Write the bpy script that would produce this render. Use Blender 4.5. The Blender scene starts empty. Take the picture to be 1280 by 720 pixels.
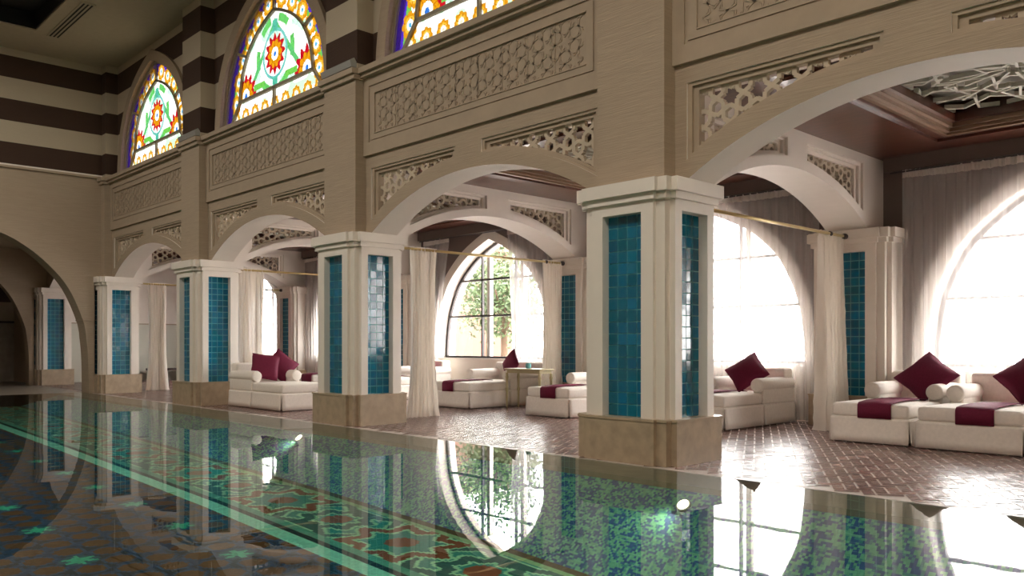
import bpy, bmesh, math, random
import numpy as np
from mathutils import Vector, Matrix
from mathutils.geometry import tessellate_polygon
R = random.Random(7)
PI = math.pi
COL = bpy.context.scene.collection
SC = bpy.context.scene

# ------------------------------------------------------------------ materials
def lin(c):
    return tuple(((v / 255) / 12.92 if v / 255 <= .04045 else ((v / 255 + .055) / 1.055) ** 2.4) for v in c)

def mat(name, color, rough=.6, noise=None, bump=None, spec=.5, metal=0, coat=0, emit=None):
    m = bpy.data.materials.new(name); m.use_nodes = True
    nt = m.node_tree; b = nt.nodes['Principled BSDF']
    b.inputs['Base Color'].default_value = (*color, 1); b.inputs['Roughness'].default_value = rough
    b.inputs['Specular IOR Level'].default_value = spec; b.inputs['Metallic'].default_value = metal
    b.inputs['Coat Weight'].default_value = coat
    tc = nt.nodes.new('ShaderNodeTexCoord')
    if noise:      # (scale vector, amount, detail)
        mp = nt.nodes.new('ShaderNodeMapping'); mp.inputs['Scale'].default_value = noise[0]
        nz = nt.nodes.new('ShaderNodeTexNoise'); nz.inputs['Scale'].default_value = 1; nz.inputs['Detail'].default_value = noise[2]
        nt.links.new(tc.outputs['Object'], mp.inputs[0]); nt.links.new(mp.outputs[0], nz.inputs[0])
        mr = nt.nodes.new('ShaderNodeMapRange'); mr.inputs[1].default_value = .3; mr.inputs[2].default_value = .7
        mr.inputs[3].default_value = 1 - noise[1]; mr.inputs[4].default_value = 1 + noise[1]
        nt.links.new(nz.outputs[0], mr.inputs[0])
        mx = nt.nodes.new('ShaderNodeVectorMath'); mx.operation = 'SCALE'; mx.inputs[0].default_value = color
        nt.links.new(mr.outputs[0], mx.inputs['Scale']); nt.links.new(mx.outputs[0], b.inputs['Base Color'])
    if bump:       # (scale vector, strength)
        mp = nt.nodes.new('ShaderNodeMapping'); mp.inputs['Scale'].default_value = bump[0]
        nz = nt.nodes.new('ShaderNodeTexNoise'); nz.inputs['Scale'].default_value = 1; nz.inputs['Detail'].default_value = 3
        nt.links.new(tc.outputs['Object'], mp.inputs[0]); nt.links.new(mp.outputs[0], nz.inputs[0])
        bp = nt.nodes.new('ShaderNodeBump'); bp.inputs['Strength'].default_value = bump[1]; bp.inputs['Distance'].default_value = .02
        nt.links.new(nz.outputs[0], bp.inputs['Height']); nt.links.new(bp.outputs[0], b.inputs['Normal'])
    if emit:
        b.inputs['Emission Color'].default_value = (*emit[0], 1); b.inputs['Emission Strength'].default_value = emit[1]
    return m

def attr_mat(name, rough=.4, coat=0, spec=.5, bump=None):
    m = mat(name, (.5, .5, .5), rough, spec=spec, coat=coat, bump=bump)
    nt = m.node_tree; a = nt.nodes.new('ShaderNodeAttribute'); a.attribute_name = 'paint'
    nt.links.new(a.outputs['Color'], nt.nodes['Principled BSDF'].inputs['Base Color'])
    return m

def cloth_mat(name, color, transp, transl, sheen_rough=.9):
    m = bpy.data.materials.new(name); m.use_nodes = True; nt = m.node_tree; nt.nodes.clear()
    out = nt.nodes.new('ShaderNodeOutputMaterial')
    d = nt.nodes.new('ShaderNodeBsdfDiffuse'); d.inputs[0].default_value = (*color, 1)
    t = nt.nodes.new('ShaderNodeBsdfTranslucent'); t.inputs[0].default_value = (*color, 1)
    m1 = nt.nodes.new('ShaderNodeMixShader'); m1.inputs[0].default_value = transl
    nt.links.new(d.outputs[0], m1.inputs[1]); nt.links.new(t.outputs[0], m1.inputs[2])
    tr = nt.nodes.new('ShaderNodeBsdfTransparent')
    m2 = nt.nodes.new('ShaderNodeMixShader'); m2.inputs[0].default_value = transp
    nt.links.new(m1.outputs[0], m2.inputs[1]); nt.links.new(tr.outputs[0], m2.inputs[2])
    nt.links.new(m2.outputs[0], out.inputs[0])
    return m

M = {}
M['wall'] = mat('beige_wall_covering', lin((174, 157, 136)), .8, noise=((3, 3, 60), .06, 3), bump=((4, 4, 90), .35))
M['stone'] = mat('beige_moulded_plaster', lin((174, 157, 136)), .75, noise=((6, 6, 6), .04, 3))
M['white'] = mat('white_plaster', lin((236, 228, 218)), .6, noise=((2, 2, 2), .03, 3))
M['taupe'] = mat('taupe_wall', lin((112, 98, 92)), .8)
M['ceil'] = mat('hall_ceiling_plaster', lin((186, 172, 150)), .85, noise=((8, 8, 8), .04, 3))
M['marble'] = mat('beige_marble', lin((176, 158, 134)), .32, noise=((9, 9, 9), .14, 8))
M['greymarble'] = mat('grey_marble', lin((150, 140, 126)), .3, noise=((5, 5, 5), .16, 8))
M['shelf'] = mat('wet_stone_edge', lin((172, 154, 130)), .3, noise=((6, 6, 6), .14, 6))
M['grout'] = mat('pale_grout', lin((130, 205, 210)), .7)
M['mortar'] = mat('pale_mortar', lin((200, 188, 180)), .35)
M['wood'] = mat('dark_mahogany', lin((88, 50, 38)), .3, noise=((2, 14, 14), .25, 4), coat=.3)
M['gilt'] = mat('antique_gilt_moulding', lin((136, 110, 88)), .35, metal=.35)
M['lattice'] = mat('stone_lattice', lin((196, 182, 160)), .7)
M['coffwhite'] = mat('pale_lattice', lin((206, 204, 190)), .55)
M['coffback'] = mat('coffer_backing', lin((150, 148, 136)), .6)
M['fabric'] = mat('cream_linen', lin((238, 230, 221)), .9, noise=((30, 30, 30), .04, 4), bump=((180, 180, 180), .12), spec=.2)
M['burg'] = mat('burgundy_cloth', lin((112, 28, 58)), .75, noise=((50, 50, 50), .12, 4), bump=((120, 120, 120), .2), spec=.3)
M['sheer'] = cloth_mat('sheer_voile', lin((240, 236, 234)), .55, .24)
M['drape'] = cloth_mat('white_gathered_cotton', lin((254, 249, 242)), .04, .36)
M['brass'] = mat('pale_brass', lin((206, 184, 130)), .3, metal=.5)
M['ivory'] = mat('ivory_lacquer', lin((190, 176, 136)), .4)
M['dark'] = mat('dark_bronze_frame', lin((70, 64, 64)), .4)
M['came'] = mat('grey_beige_came', lin((150, 140, 116)), .5)
M['black'] = mat('black_void', (.004, .004, .004), .6)
M['steel'] = mat('grey_metal_casing', lin((150, 150, 146)), .4)
M['darkwood'] = mat('dark_bench_wood', lin((60, 40, 34)), .35)
M['tile'] = attr_mat('glazed_teal_tile', .07, spec=.6)
M['brick'] = attr_mat('wet_red_brick', .2, spec=.6, bump=((26, 26, 26), .25))
M['mosaic'] = attr_mat('glass_mosaic', .6, spec=.3)
M['leaf'] = attr_mat('leaves', .7)
M['bark'] = mat('bark', lin((90, 72, 56)), .9)
M['grass'] = mat('pale_paving', lin((176, 168, 164)), .9)
M['salmon'] = mat('salmon_render', lin((92, 62, 50)), .8)
M['poolglow'] = mat('pool_lamp_lens', (1, .9, .65), .3, emit=((1, .86, .55), 9))

def stripes():
    m = mat('striped_wall_covering', (.4, .35, .3), .85, bump=((4, 4, 90), .35))
    nt = m.node_tree; b = nt.nodes['Principled BSDF']
    tc = nt.nodes.new('ShaderNodeTexCoord'); sx = nt.nodes.new('ShaderNodeSeparateXYZ')
    nt.links.new(tc.outputs['Object'], sx.inputs[0])
    def mth(op, a, v):
        n = nt.nodes.new('ShaderNodeMath'); n.operation = op
        nt.links.new(a, n.inputs[0]); n.inputs[1].default_value = v; return n.outputs[0]
    z = mth('SUBTRACT', sx.outputs[2], 5.345); z = mth('DIVIDE', z, .993); z = mth('FRACT', z, 0); z = mth('LESS_THAN', z, .503)
    mx = nt.nodes.new('ShaderNodeMix'); mx.data_type = 'RGBA'
    nt.links.new(z, mx.inputs[0]); mx.inputs[6].default_value = (*lin((190, 178, 156)), 1); mx.inputs[7].default_value = (*lin((66, 46, 34)), 1)
    nt.links.new(mx.outputs[2], b.inputs['Base Color'])
    return m
M['stripe'] = stripes()

def water():
    m = bpy.data.materials.new('still_pool_water'); m.use_nodes = True; nt = m.node_tree; nt.nodes.clear()
    out = nt.nodes.new('ShaderNodeOutputMaterial')
    fr = nt.nodes.new('ShaderNodeFresnel'); fr.inputs[0].default_value = 1.36
    g = nt.nodes.new('ShaderNodeBsdfGlossy'); g.inputs['Roughness'].default_value = 0
    tr = nt.nodes.new('ShaderNodeBsdfTransparent'); tr.inputs[0].default_value = (.80, .95, .93, 1)
    tc = nt.nodes.new('ShaderNodeTexCoord'); nz = nt.nodes.new('ShaderNodeTexNoise')
    nz.inputs['Scale'].default_value = 2.2; nz.inputs['Detail'].default_value = 2
    nt.links.new(tc.outputs['Object'], nz.inputs[0])
    bp = nt.nodes.new('ShaderNodeBump'); bp.inputs['Strength'].default_value = .06; bp.inputs['Distance'].default_value = .01
    nt.links.new(nz.outputs[0], bp.inputs['Height'])
    nt.links.new(bp.outputs[0], g.inputs['Normal'])
    mx = nt.nodes.new('ShaderNodeMixShader')
    nt.links.new(fr.outputs[0], mx.inputs[0]); nt.links.new(tr.outputs[0], mx.inputs[1]); nt.links.new(g.outputs[0], mx.inputs[2])
    nt.links.new(mx.outputs[0], out.inputs[0])
    return m
M['water'] = water()

def pane_mat(name, attr):
    m = bpy.data.materials.new(name); m.use_nodes = True; nt = m.node_tree; nt.nodes.clear()
    out = nt.nodes.new('ShaderNodeOutputMaterial')
    tr = nt.nodes.new('ShaderNodeBsdfTransparent'); tr.inputs[0].default_value = (.95, .97, .96, 1)
    g = nt.nodes.new('ShaderNodeBsdfGlossy'); g.inputs['Roughness'].default_value = .03
    mx = nt.nodes.new('ShaderNodeMixShader'); mx.inputs[0].default_value = .06
    src = tr.outputs[0]
    if attr:
        a = nt.nodes.new('ShaderNodeAttribute'); a.attribute_name = 'paint'
        nt.links.new(a.outputs['Color'], tr.inputs[0])
        tl = nt.nodes.new('ShaderNodeBsdfTranslucent'); nt.links.new(a.outputs['Color'], tl.inputs[0])
        m1 = nt.nodes.new('ShaderNodeMixShader'); m1.inputs[0].default_value = .3
        nt.links.new(tr.outputs[0], m1.inputs[1]); nt.links.new(tl.outputs[0], m1.inputs[2]); src = m1.outputs[0]
    nt.links.new(src, mx.inputs[1]); nt.links.new(g.outputs[0], mx.inputs[2]); nt.links.new(mx.outputs[0], out.inputs[0])
    return m
M['pane'] = pane_mat('clear_window_glass', False)
M['stained'] = pane_mat('stained_glass', True)

# ------------------------------------------------------------------ mesh building
class MB:
    def __init__(s): s.v = []; s.f = []; s.mi = []; s.c = []; s.mats = []
    def m(s, k):
        if k not in s.mats: s.mats.append(k)
        return s.mats.index(k)
    def quad(s, pts, k, c=None):
        n = len(s.v); s.v += [tuple(p) for p in pts]; s.f.append(tuple(range(n, n + len(pts)))); s.mi.append(s.m(k)); s.c.append(c or (1, 1, 1)); return s
    def box(s, x0, x1, y0, y1, z0, z1, k, c=None):
        n = len(s.v)
        s.v += [(x, y, z) for x in (x0, x1) for y in (y0, y1) for z in (z0, z1)]
        for f in ((0, 1, 3, 2), (4, 6, 7, 5), (0, 4, 5, 1), (2, 3, 7, 6), (0, 2, 6, 4), (1, 5, 7, 3)):
            s.f.append(tuple(n + i for i in f)); s.mi.append(s.m(k)); s.c.append(c or (1, 1, 1))
        return s
    def ext(s, loops, ax, d0, d1, k, kside=None, kback=None):
        """extrude a 2D polygon (outer loop + holes) along axis from d0 to d1; ax 'Y': (x,z), 'X': (y,z), 'Z': (x,y)"""
        mp = {'Y': lambda u, v, d: (u, d, v), 'X': lambda u, v, d: (d, u, v), 'Z': lambda u, v, d: (u, v, d)}[ax]
        flat = [p for l in loops for p in l]
        tris = tessellate_polygon([[Vector((p[0], p[1], 0)) for p in l] for l in loops])
        n = len(s.v); N = len(flat)
        s.v += [mp(p[0], p[1], d0) for p in flat] + [mp(p[0], p[1], d1) for p in flat]
        for t in tris:
            s.f.append(tuple(n + i for i in t)); s.mi.append(s.m(k)); s.c.append((1, 1, 1))
            s.f.append(tuple(n + N + i for i in reversed(t))); s.mi.append(s.m(kback or k)); s.c.append((1, 1, 1))
        o = 0
        for l in loops:
            L = len(l)
            for i in range(L):
                a, b = n + o + i, n + o + (i + 1) % L
                s.f.append((a, b, b + N, a + N)); s.mi.append(s.m(kside or k)); s.c.append((1, 1, 1))
            o += L
        return s
    def bar(s, p, q, w, h, nrm, k):
        p = Vector(p); q = Vector(q); nrm = Vector(nrm).normalized()
        d = (q - p); 
        if d.length < 1e-5: return s
        d.normalize(); sd = d.cross(nrm) * w / 2; up = nrm * h / 2
        n = len(s.v)
        s.v += [tuple(b + a * sd + c * up) for b in (p, q) for a in (-1, 1) for c in (-1, 1)]
        for f in ((0, 1, 3, 2), (4, 6, 7, 5), (0, 4, 5, 1), (2, 3, 7, 6), (0, 2, 6, 4), (1, 5, 7, 3)):
            s.f.append(tuple(n + i for i in f)); s.mi.append(s.m(k)); s.c.append((1, 1, 1))
        return s
    def tube(s, pts, r, k, seg=12, radii=None):
        pts = [Vector(p) for p in pts]; n = len(s.v)
        for i, p in enumerate(pts):
            d = (pts[min(i + 1, len(pts) - 1)] - pts[max(i - 1, 0)]).normalized()
            a = d.cross(Vector((0, 0, 1)) if abs(d.z) < .9 else Vector((1, 0, 0))).normalized(); b = d.cross(a)
            rr = radii[i] if radii else r
            s.v += [tuple(p + (a * math.cos(2 * PI * j / seg) + b * math.sin(2 * PI * j / seg)) * rr) for j in range(seg)]
        for i in range(len(pts) - 1):
            for j in range(seg):
                a = n + i * seg + j; b = n + i * seg + (j + 1) % seg
                s.f.append((a, b, b + seg, a + seg)); s.mi.append(s.m(k)); s.c.append((1, 1, 1))
        s.f.append(tuple(n + j for j in range(seg))); s.mi.append(s.m(k)); s.c.append((1, 1, 1))
        e = n + (len(pts) - 1) * seg
        s.f.append(tuple(e + j for j in range(seg))); s.mi.append(s.m(k)); s.c.append((1, 1, 1))
        return s
    def build(s, name, parent=None, loc=None, smooth=False, fix=True, paint=False, label=None):
        me = bpy.data.meshes.new(name)
        vs = s.v if loc is None else [(a - loc[0], b - loc[1], c - loc[2]) for a, b, c in s.v]
        me.from_pydata(vs, [], s.f)
        for k in s.mats: me.materials.append(M[k])
        me.polygons.foreach_set('material_index', s.mi)
        if paint:
            at = me.attributes.new('paint', 'FLOAT_COLOR', 'FACE')
            arr = np.ones((len(s.f), 4), dtype=np.float32); arr[:, :3] = np.array(s.c, dtype=np.float32)
            at.data.foreach_set('color', arr.ravel())
        if fix:
            bm = bmesh.new(); bm.from_mesh(me); bmesh.ops.recalc_face_normals(bm, faces=bm.faces); bm.to_mesh(me); bm.free()
        if smooth:
            me.polygons.foreach_set('use_smooth', [True] * len(me.polygons)); me.update()
        o = bpy.data.objects.new(name, me); COL.objects.link(o)
        if parent: o.parent = parent
        elif loc is not None: o.location = loc
        if label: o['label'] = label
        return o

def rbox(name, x0, x1, y0, y1, z0, z1, r, k, parent=None, seg=3, puff=0, label=None):
    bm = bmesh.new(); bmesh.ops.create_cube(bm, size=1)
    for v in bm.verts: v.co = Vector(((x0 + x1) / 2 + v.co.x * (x1 - x0), (y0 + y1) / 2 + v.co.y * (y1 - y0), (z0 + z1) / 2 + v.co.z * (z1 - z0)))
    bmesh.ops.bevel(bm, geom=bm.edges[:], offset=r, segments=seg, profile=.5, affect='EDGES')
    if puff:
        bmesh.ops.subdivide_edges(bm, edges=[e for e in bm.edges if e.calc_length() > .25], cuts=5, use_grid_fill=True)
        cx, cy = (x0 + x1) / 2, (y0 + y1) / 2
        for v in bm.verts:
            if v.co.z > (z0 + z1) / 2:
                v.co.z += puff * max(0, 1 - ((v.co.x - cx) / (x1 - x0) * 2) ** 2) * max(0, 1 - ((v.co.y - cy) / (y1 - y0) * 2) ** 4)
    me = bpy.data.meshes.new(name); bm.to_mesh(me); bm.free(); me.materials.append(M[k])
    me.polygons.foreach_set('use_smooth', [True] * len(me.polygons))
    o = bpy.data.objects.new(name, me); COL.objects.link(o)
    if parent: o.parent = parent
    if label: o['label'] = label
    return o

def tag(o, label, cat, group=None, kind=None):
    o['label'] = label; o['category'] = cat
    if group: o['group'] = group
    if kind: o['kind'] = kind
    return o
def thing(name, loc, label, cat, group=None, rz=0):
    o = bpy.data.objects.new(name, None); COL.objects.link(o); o.location = loc; o.rotation_euler = (0, 0, rz)
    o.empty_display_size = .1
    return tag(o, label, cat, group)
def struct(o): o['kind'] = 'structure'; return o
def clone(root, loc, label, rz=None):
    r = root.copy(); COL.objects.link(r); r.location = loc; r['label'] = label
    if rz is not None: r.rotation_euler = (0, 0, rz)
    for ch in list(root.children):
        c = ch.copy(); COL.objects.link(c); c.parent = r
        for g in list(ch.children):
            d = g.copy(); COL.objects.link(d); d.parent = c
    return r

# ------------------------------------------------------------------ plan
PX = [.165 - 5.532 * i for i in range(6)]            # pillar centres along X (0 = right of the frame, 1 = near pillar, ...)
BAY = [(PX[i] + PX[i + 1]) / 2 for i in range(5)]
PY0 = 7.14                                           # pillar centre, front row
XE = -21.80; XE2 = -22.34                            # end wall faces
XR = 3.2                                             # where the arcade stops, right of the frame
YF = 6.95; YB = 7.40                                 # arcade wall faces
YW = 12.30                                           # lounge rear wall
ZC = 3.87                                            # lounge ceiling
def arc_pts(c, half, zs, za, n=24, grow=0, x0=None, x1=None):
    r = (half ** 2 + (za - zs) ** 2) / (2 * (za - zs)); zc = za - r; r += grow
    a = -half if x0 is None else x0; b = half if x1 is None else x1
    return [(c + a + (b - a) * i / n, zc + math.sqrt(max(0, r * r - (a + (b - a) * i / n) ** 2))) for i in range(n + 1)]
def crom(P, n=5):
    out = []
    for i in range(len(P) - 1):
        p0 = P[max(i - 1, 0)]; p1 = P[i]; p2 = P[i + 1]; p3 = P[min(i + 2, len(P) - 1)]
        for j in range(n):
            t = j / n
            out.append(tuple(.5 * (2 * p1[d] + (p2[d] - p0[d]) * t + (2 * p0[d] - 5 * p1[d] + 4 * p2[d] - p3[d]) * t * t + (3 * p1[d] - p0[d] - 3 * p2[d] + p3[d]) * t ** 3) for d in (0, 1)))
    out.append(P[-1]); return out
def mirror_profile(P, c):      # P from base (half,z) up to (0,apex) -> closed polyline left base .. apex .. right base
    L = [(c - a, b) for a, b in P]; Rr = [(c + a, b) for a, b in reversed(P[:-1])]
    return L + Rr
UPW = crom([(1.93, 5.16), (1.93, 5.5), (1.83, 6.05), (1.66, 6.45), (1.36, 6.86), (.93, 7.2), (.45, 7.44), (0, 7.60)])
LOW = crom([(1.86, .88), (1.84, 1.3), (1.75, 1.85), (1.57, 2.3), (1.33, 2.68), (.85, 3.1), (.4, 3.35), (0, 3.52)])
def grow_profile(P, d):
    out = []
    for i, p in enumerate(P):
        a = P[max(i - 1, 0)]; b = P[min(i + 1, len(P) - 1)]
        t = Vector((b[0] - a[0], b[1] - a[1])).normalized(); n = Vector((t.y, -t.x))
        if n.x < 0 and i < len(P) - 1: n = -n
        out.append((max(0, p[0] + n.x * d), p[1] + n.y * d))
    out[-1] = (0, P[-1][1] + d * 1.15); out[0] = (out[0][0], P[0][1])
    return out

# ------------------------------------------------------------------ the arcade wall
TOP = 3.79
def spandrel(c, sgn, inner, outer, top, rad_grow, half, zs, za, n=14):
    """triangle-like opening beside an arch; returns loop of (u,z)"""
    a = arc_pts(0, half, zs, za, n, rad_grow, inner, outer)
    a = [(u, min(z, top - .001)) for u, z in a]
    loop = [(c + sgn * inner, top), (c + sgn * outer, top)] + [(c + sgn * u, z) for u, z in reversed(a)]
    return loop
AH, AZS, AZA = 2.17, 2.84, 3.46
w = MB()
for i in range(-1, 4):
    c = BAY[i] if i >= 0 else BAY[0] + 5.532
    x0 = max(c - 2.766, XE2); x1 = min(c + 2.766, XR + 2)
    bottom = [(x0, 2.84)] + arc_pts(c, AH, AZS, AZA, 30) + [(x1, 2.84)]
    outer = bottom + [(x1, 3.98), (x0, 3.98)]
    holes = [spandrel(c, s, .26, 2.19, TOP, .17, AH, AZS, AZA) for s in (-1, 1)]
    w.ext([outer] + holes, 'Y', YF, YB, 'wall', 'white', 'white')
    for s in (-1, 1):    # stepped mouldings inside each spandrel
        a, b = spandrel(c, s, .26, 2.19, TOP, .17, AH, AZS, AZA), spandrel(c, s, .30, 2.14, TOP - .035, .20, AH, AZS, AZA)
        w.ext([a, b], 'Y', YF + .02, YF + .14, 'stone')
        a, b = b, spandrel(c, s, .37, 2.08, TOP - .08, .23, AH, AZS, AZA)
        w.ext([a, b], 'Y', YF + .05, YF + .15, 'stone')
# frieze band above the string line, set forward, with one long recess per bay
for i in range(-1, 4):
    c = BAY[i] if i >= 0 else BAY[0] + 5.532
    x0 = max(c - 2.766, XE2); x1 = min(c + 2.766, XR + 2)
    rect = lambda a, z0, z1: [(c - a, z0), (c + a, z0), (c + a, z1), (c - a, z1)]
    w.ext([[(x0, 3.98), (x1, 3.98), (x1, 5.12), (x0, 5.12)], rect(2.19, 4.165, 4.99)], 'Y', YF - .045, YB, 'stone')
    w.ext([rect(2.19, 4.165, 4.99), rect(2.15, 4.195, 4.955)], 'Y', YF - .025, YF + .1, 'stone')
    w.ext([rect(2.15, 4.195, 4.955), rect(2.05, 4.275, 4.875)], 'Y', YF - .038, YF + .1, 'stone')
# ledge
w.box(XE2, XR + 2, YF - .12, 7.3, 5.12, 5.17, 'stone'); w.box(XE2, XR + 2, YF - .17, 7.3, 5.17, 5.25, 'stone')
# flat pilasters
for i, p in enumerate(PX[:5]):
    a, b = (p - .435, p + .435)
    if i == 4: a = XE2
    w.box(a, b, 6.77, YF, 2.84, 5.10, 'wall'); w.box(a - .03, b + .03, 6.72, YF, 5.10, 5.17, 'stone'); w.box(a - .05, b + .05, 6.68, 7, 5.17, 5.25, 'stone')
struct(w.build('wall_arcade'))

# upper window wall
w = MB(); U0, U1 = 7.08, 7.28
for i in range(-1, 4):
    c = BAY[i] if i >= 0 else BAY[0] + 5.532
    x0 = max(c - 2.766, XE2); x1 = min(c + 2.766, XR + 2)
    prof = mirror_profile(UPW, c)
    w.ext([[(x0, 5.16)] + prof + [(x1, 5.16), (x1, 8.1), (x0, 8.1)]], 'Y', U0, U1, 'stripe', 'wall')
    gp = mirror_profile(grow_profile(UPW, .22), c)
    w.ext([gp + list(reversed(prof))], 'Y', U0 - .07, U0 + .02, 'wall')
for i, p in enumerate(PX[:5]):
    w.box(p - .435, p + .435, 6.80, U0 + .01, 5.25, 8.1, 'stripe')
struct(w.build('wall_clerestory'))

# end wall with the big arch, the second cross wall and the walls beyond
EA = crom([(2.60, -.9), (2.59, .6), (2.55, 1.3), (2.46, 1.8), (2.14, 2.55), (1.70, 3.09), (1.20, 3.50), (.7, 3.76), (0, 3.93)])
def cross_wall(name, xa, xb, top, k, yend, base=-1.2):
    w = MB()
    P = mirror_profile(EA, 3.9)
    P = [(a, max(b, base)) for a, b in P]
    P[0] = (P[0][0], base); P[-1] = (P[-1][0], base)
    w.ext([[(-7, base)] + P + [(6.62, base), (6.62, 2.84), (yend, 2.84), (yend, top), (-7, top)]], 'X', xb, xa, k)
    return w
w = cross_wall('wall_end', XE, XE2, 5.25, 'wall', 6.95)
for s in (-1, 1):
    y = 3.9 + s * 2.46
    w.box(XE2 - .02, XE + .03, min(y, y + s * .42), max(y, y + s * .26), 1.76, 1.80, 'wall')
struct(w.build('wall_end'))
w = MB(); w.box(XE2, XE - .02, -7, 7.30, 5.34, 8.1, 'stripe'); w.box(XE2, XE + .05, -7, 6.95, 5.25, 5.30, 'stone'); w.box(XE2, XE + .02, -7, 7.2, 5.30, 5.34, 'white')
struct(w.build('wall_end_upper'))
w = cross_wall('wall_passage', -27.2, -27.55, 3.95, 'wall', 6.95, -.02); struct(w.build('wall_passage'))
w = MB(); w.box(-31.3, -27.5, 6.96, 7.4, -.3, 3.95, 'wall'); w.box(-31.3, -31, -7, 7, -.3, 1.88, 'greymarble'); w.box(-31.3, -30.97, -7, 7, 1.88, 1.95, 'dark'); w.box(-31.3, -31, -7, 7, 1.95, 2.56, 'wall')
w.box(-31.3, -31, -7, 7, 2.56, 3.1, 'darkwood'); w.box(-31.3, -31, -7, 7, 3.1, 3.95, 'wall'); struct(w.build('wall_far'))
w = MB(); c = BAY[4]
w.ext([[(-27.5, 2.84)] + arc_pts(c, AH, AZS, AZA, 30) + [(XE2, 2.84), (XE2, 3.98), (-27.5, 3.98)]], 'Y', YF, YB, 'wall', 'white', 'white')
struct(w.build('wall_passage_arcade'))
w = MB(); w.box(-31.3, XE2, -7, 6.95, 3.95, 4.1, 'ceil'); struct(w.build('ceiling_passage'))
w = MB(); w.box(-28.7, -28.4, 7.4, YW, 0, 1.87, 'coffwhite'); w.box(-28.7, -28.38, 7.4, YW, 1.84, 1.88, 'stone'); w.box(-28.7, -28.4, 7.4, YW, 1.88, 4, 'white'); struct(w.build('wall_lounge_end'))
w = MB(); w.box(3.2, 3.5, 7.4, YW, 0, 4, 'white'); struct(w.build('wall_lounge_right'))

# hall ceiling with one rectangular black recess, outer walls of the hall
w = MB()
w.ext([[(XE2, -7), (XR + 6, -7), (XR + 6, 7.3), (XE2, 7.3)], [(-20.2, 4.95), (-15.2, 4.95), (-15.2, 2.2), (-20.2, 2.2)]], 'Z', 8.0, 8.35, 'ceil')
w.box(-20.3, -15.1, 2.1, 5.05, 8.35, 8.4, 'black')
for a in ((-20.2, -20.17, 2.2, 4.95), (-20.2, -15.2, 4.92, 4.95)): w.box(a[0], a[1], a[2], a[3], 8.03, 8.35, 'black')
struct(w.build('ceiling'))
w = MB(); w.box(-31.3, XE2, -7.3, -7, -.1, 4.1, 'wall'); w.box(XR + 6, XR + 6.3, -7.3, 7.6, -1.2, 8.3, 'wall'); w.box(XE2, XR + 6.3, -7.3, -7, -1.2, 8.3, 'wall'); w.box(XR + 2, XR + 6.3, 7.1, 7.5, -1.2, 8.3, 'wall')
struct(w.build('wall_hall'))
v = thing('ceiling_vent', (-19.1, 5.33, 8.0), 'white slot air vent in the plaster ceiling beside the black recess', 'vent')
a = MB(); a.box(-1.25, 1.25, -.13, .13, -.012, -.004, 'ceil')
a.build('frame', v)
for q in (-.075, 0, .075):
    MB().box(-1.2, 1.2, q - .016, q + .016, -.016, -.012, 'black').build('slot', v)

# ------------------------------------------------------------------ lounge shell
w = MB()
for i in range(5):
    c = BAY[i]; x0, x1 = c - 2.766, c + 2.766
    if i == 4: x0 = -28.7
    if i == 0: x1 = XR + .3
    prof = mirror_profile(LOW, c)
    if i < 5:
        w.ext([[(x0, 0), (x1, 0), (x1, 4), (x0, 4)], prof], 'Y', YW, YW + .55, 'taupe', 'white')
        gp = mirror_profile(grow_profile(LOW, .2), c)
        w.ext([gp + list(reversed(prof))], 'Y', YW - .02, YW + .02, 'white')
        w.box(x0, x1, YW - .01, YW, 0, .86, 'white')
        w.box(c - 1.9, c + 1.9, YW - .04, YW + .55, .84, .88, 'white')
    else:
        w.box(x0, x1, YW, YW + .55, 0, 4, 'white')
struct(w.build('wall_lounge_rear'))
w = MB()
holes = []
for i in range(5):
    c = BAY[i]; holes.append([(c - 1.2, 8.25), (c + 1.2, 8.25), (c + 1.2, 11.15), (c - 1.2, 11.15)])
w.ext([[(-28.7, YB), (XR + .3, YB), (XR + .3, YW), (-28.7, YW)]] + holes, 'Z', ZC, ZC + .06, 'wood')
w.box(-28.7, XR + .3, YB, YW + .6, 4.35, 5.1, 'white')
for p in PX: w.box(p - .3, p + .3, YB, YW, ZC + .05, 4.35, 'wood')
for i in range(5):
    c = BAY[i]
    for x0, x1, y0, y1 in ((-1.32, -1.2, 8.1, 11.3), (1.2, 1.32, 8.1, 11.3), (-1.32, 1.32, 8.1, 8.25), (-1.32, 1.32, 11.15, 11.3)):
        w.box(c + x0, c + x1, y0, y1, ZC, 4.35, 'wood')
    w.box(c - 2.4, c + 2.4, YW - .16, YW, ZC - .2, ZC, 'taupe')
    # deep wooden beams framing the coffer field
    for x0, x1, y0, y1 in ((-1.62, -1.44, 7.9, 11.5), (1.44, 1.62, 7.9, 11.5), (-1.62, 1.62, 7.72, 7.9), (-1.62, 1.62, 11.5, 11.68)):
        w.box(c + x0, c + x1, y0, y1, ZC - .035, ZC, 'wood')
struct(w.build('ceiling_lounge'))

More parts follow.
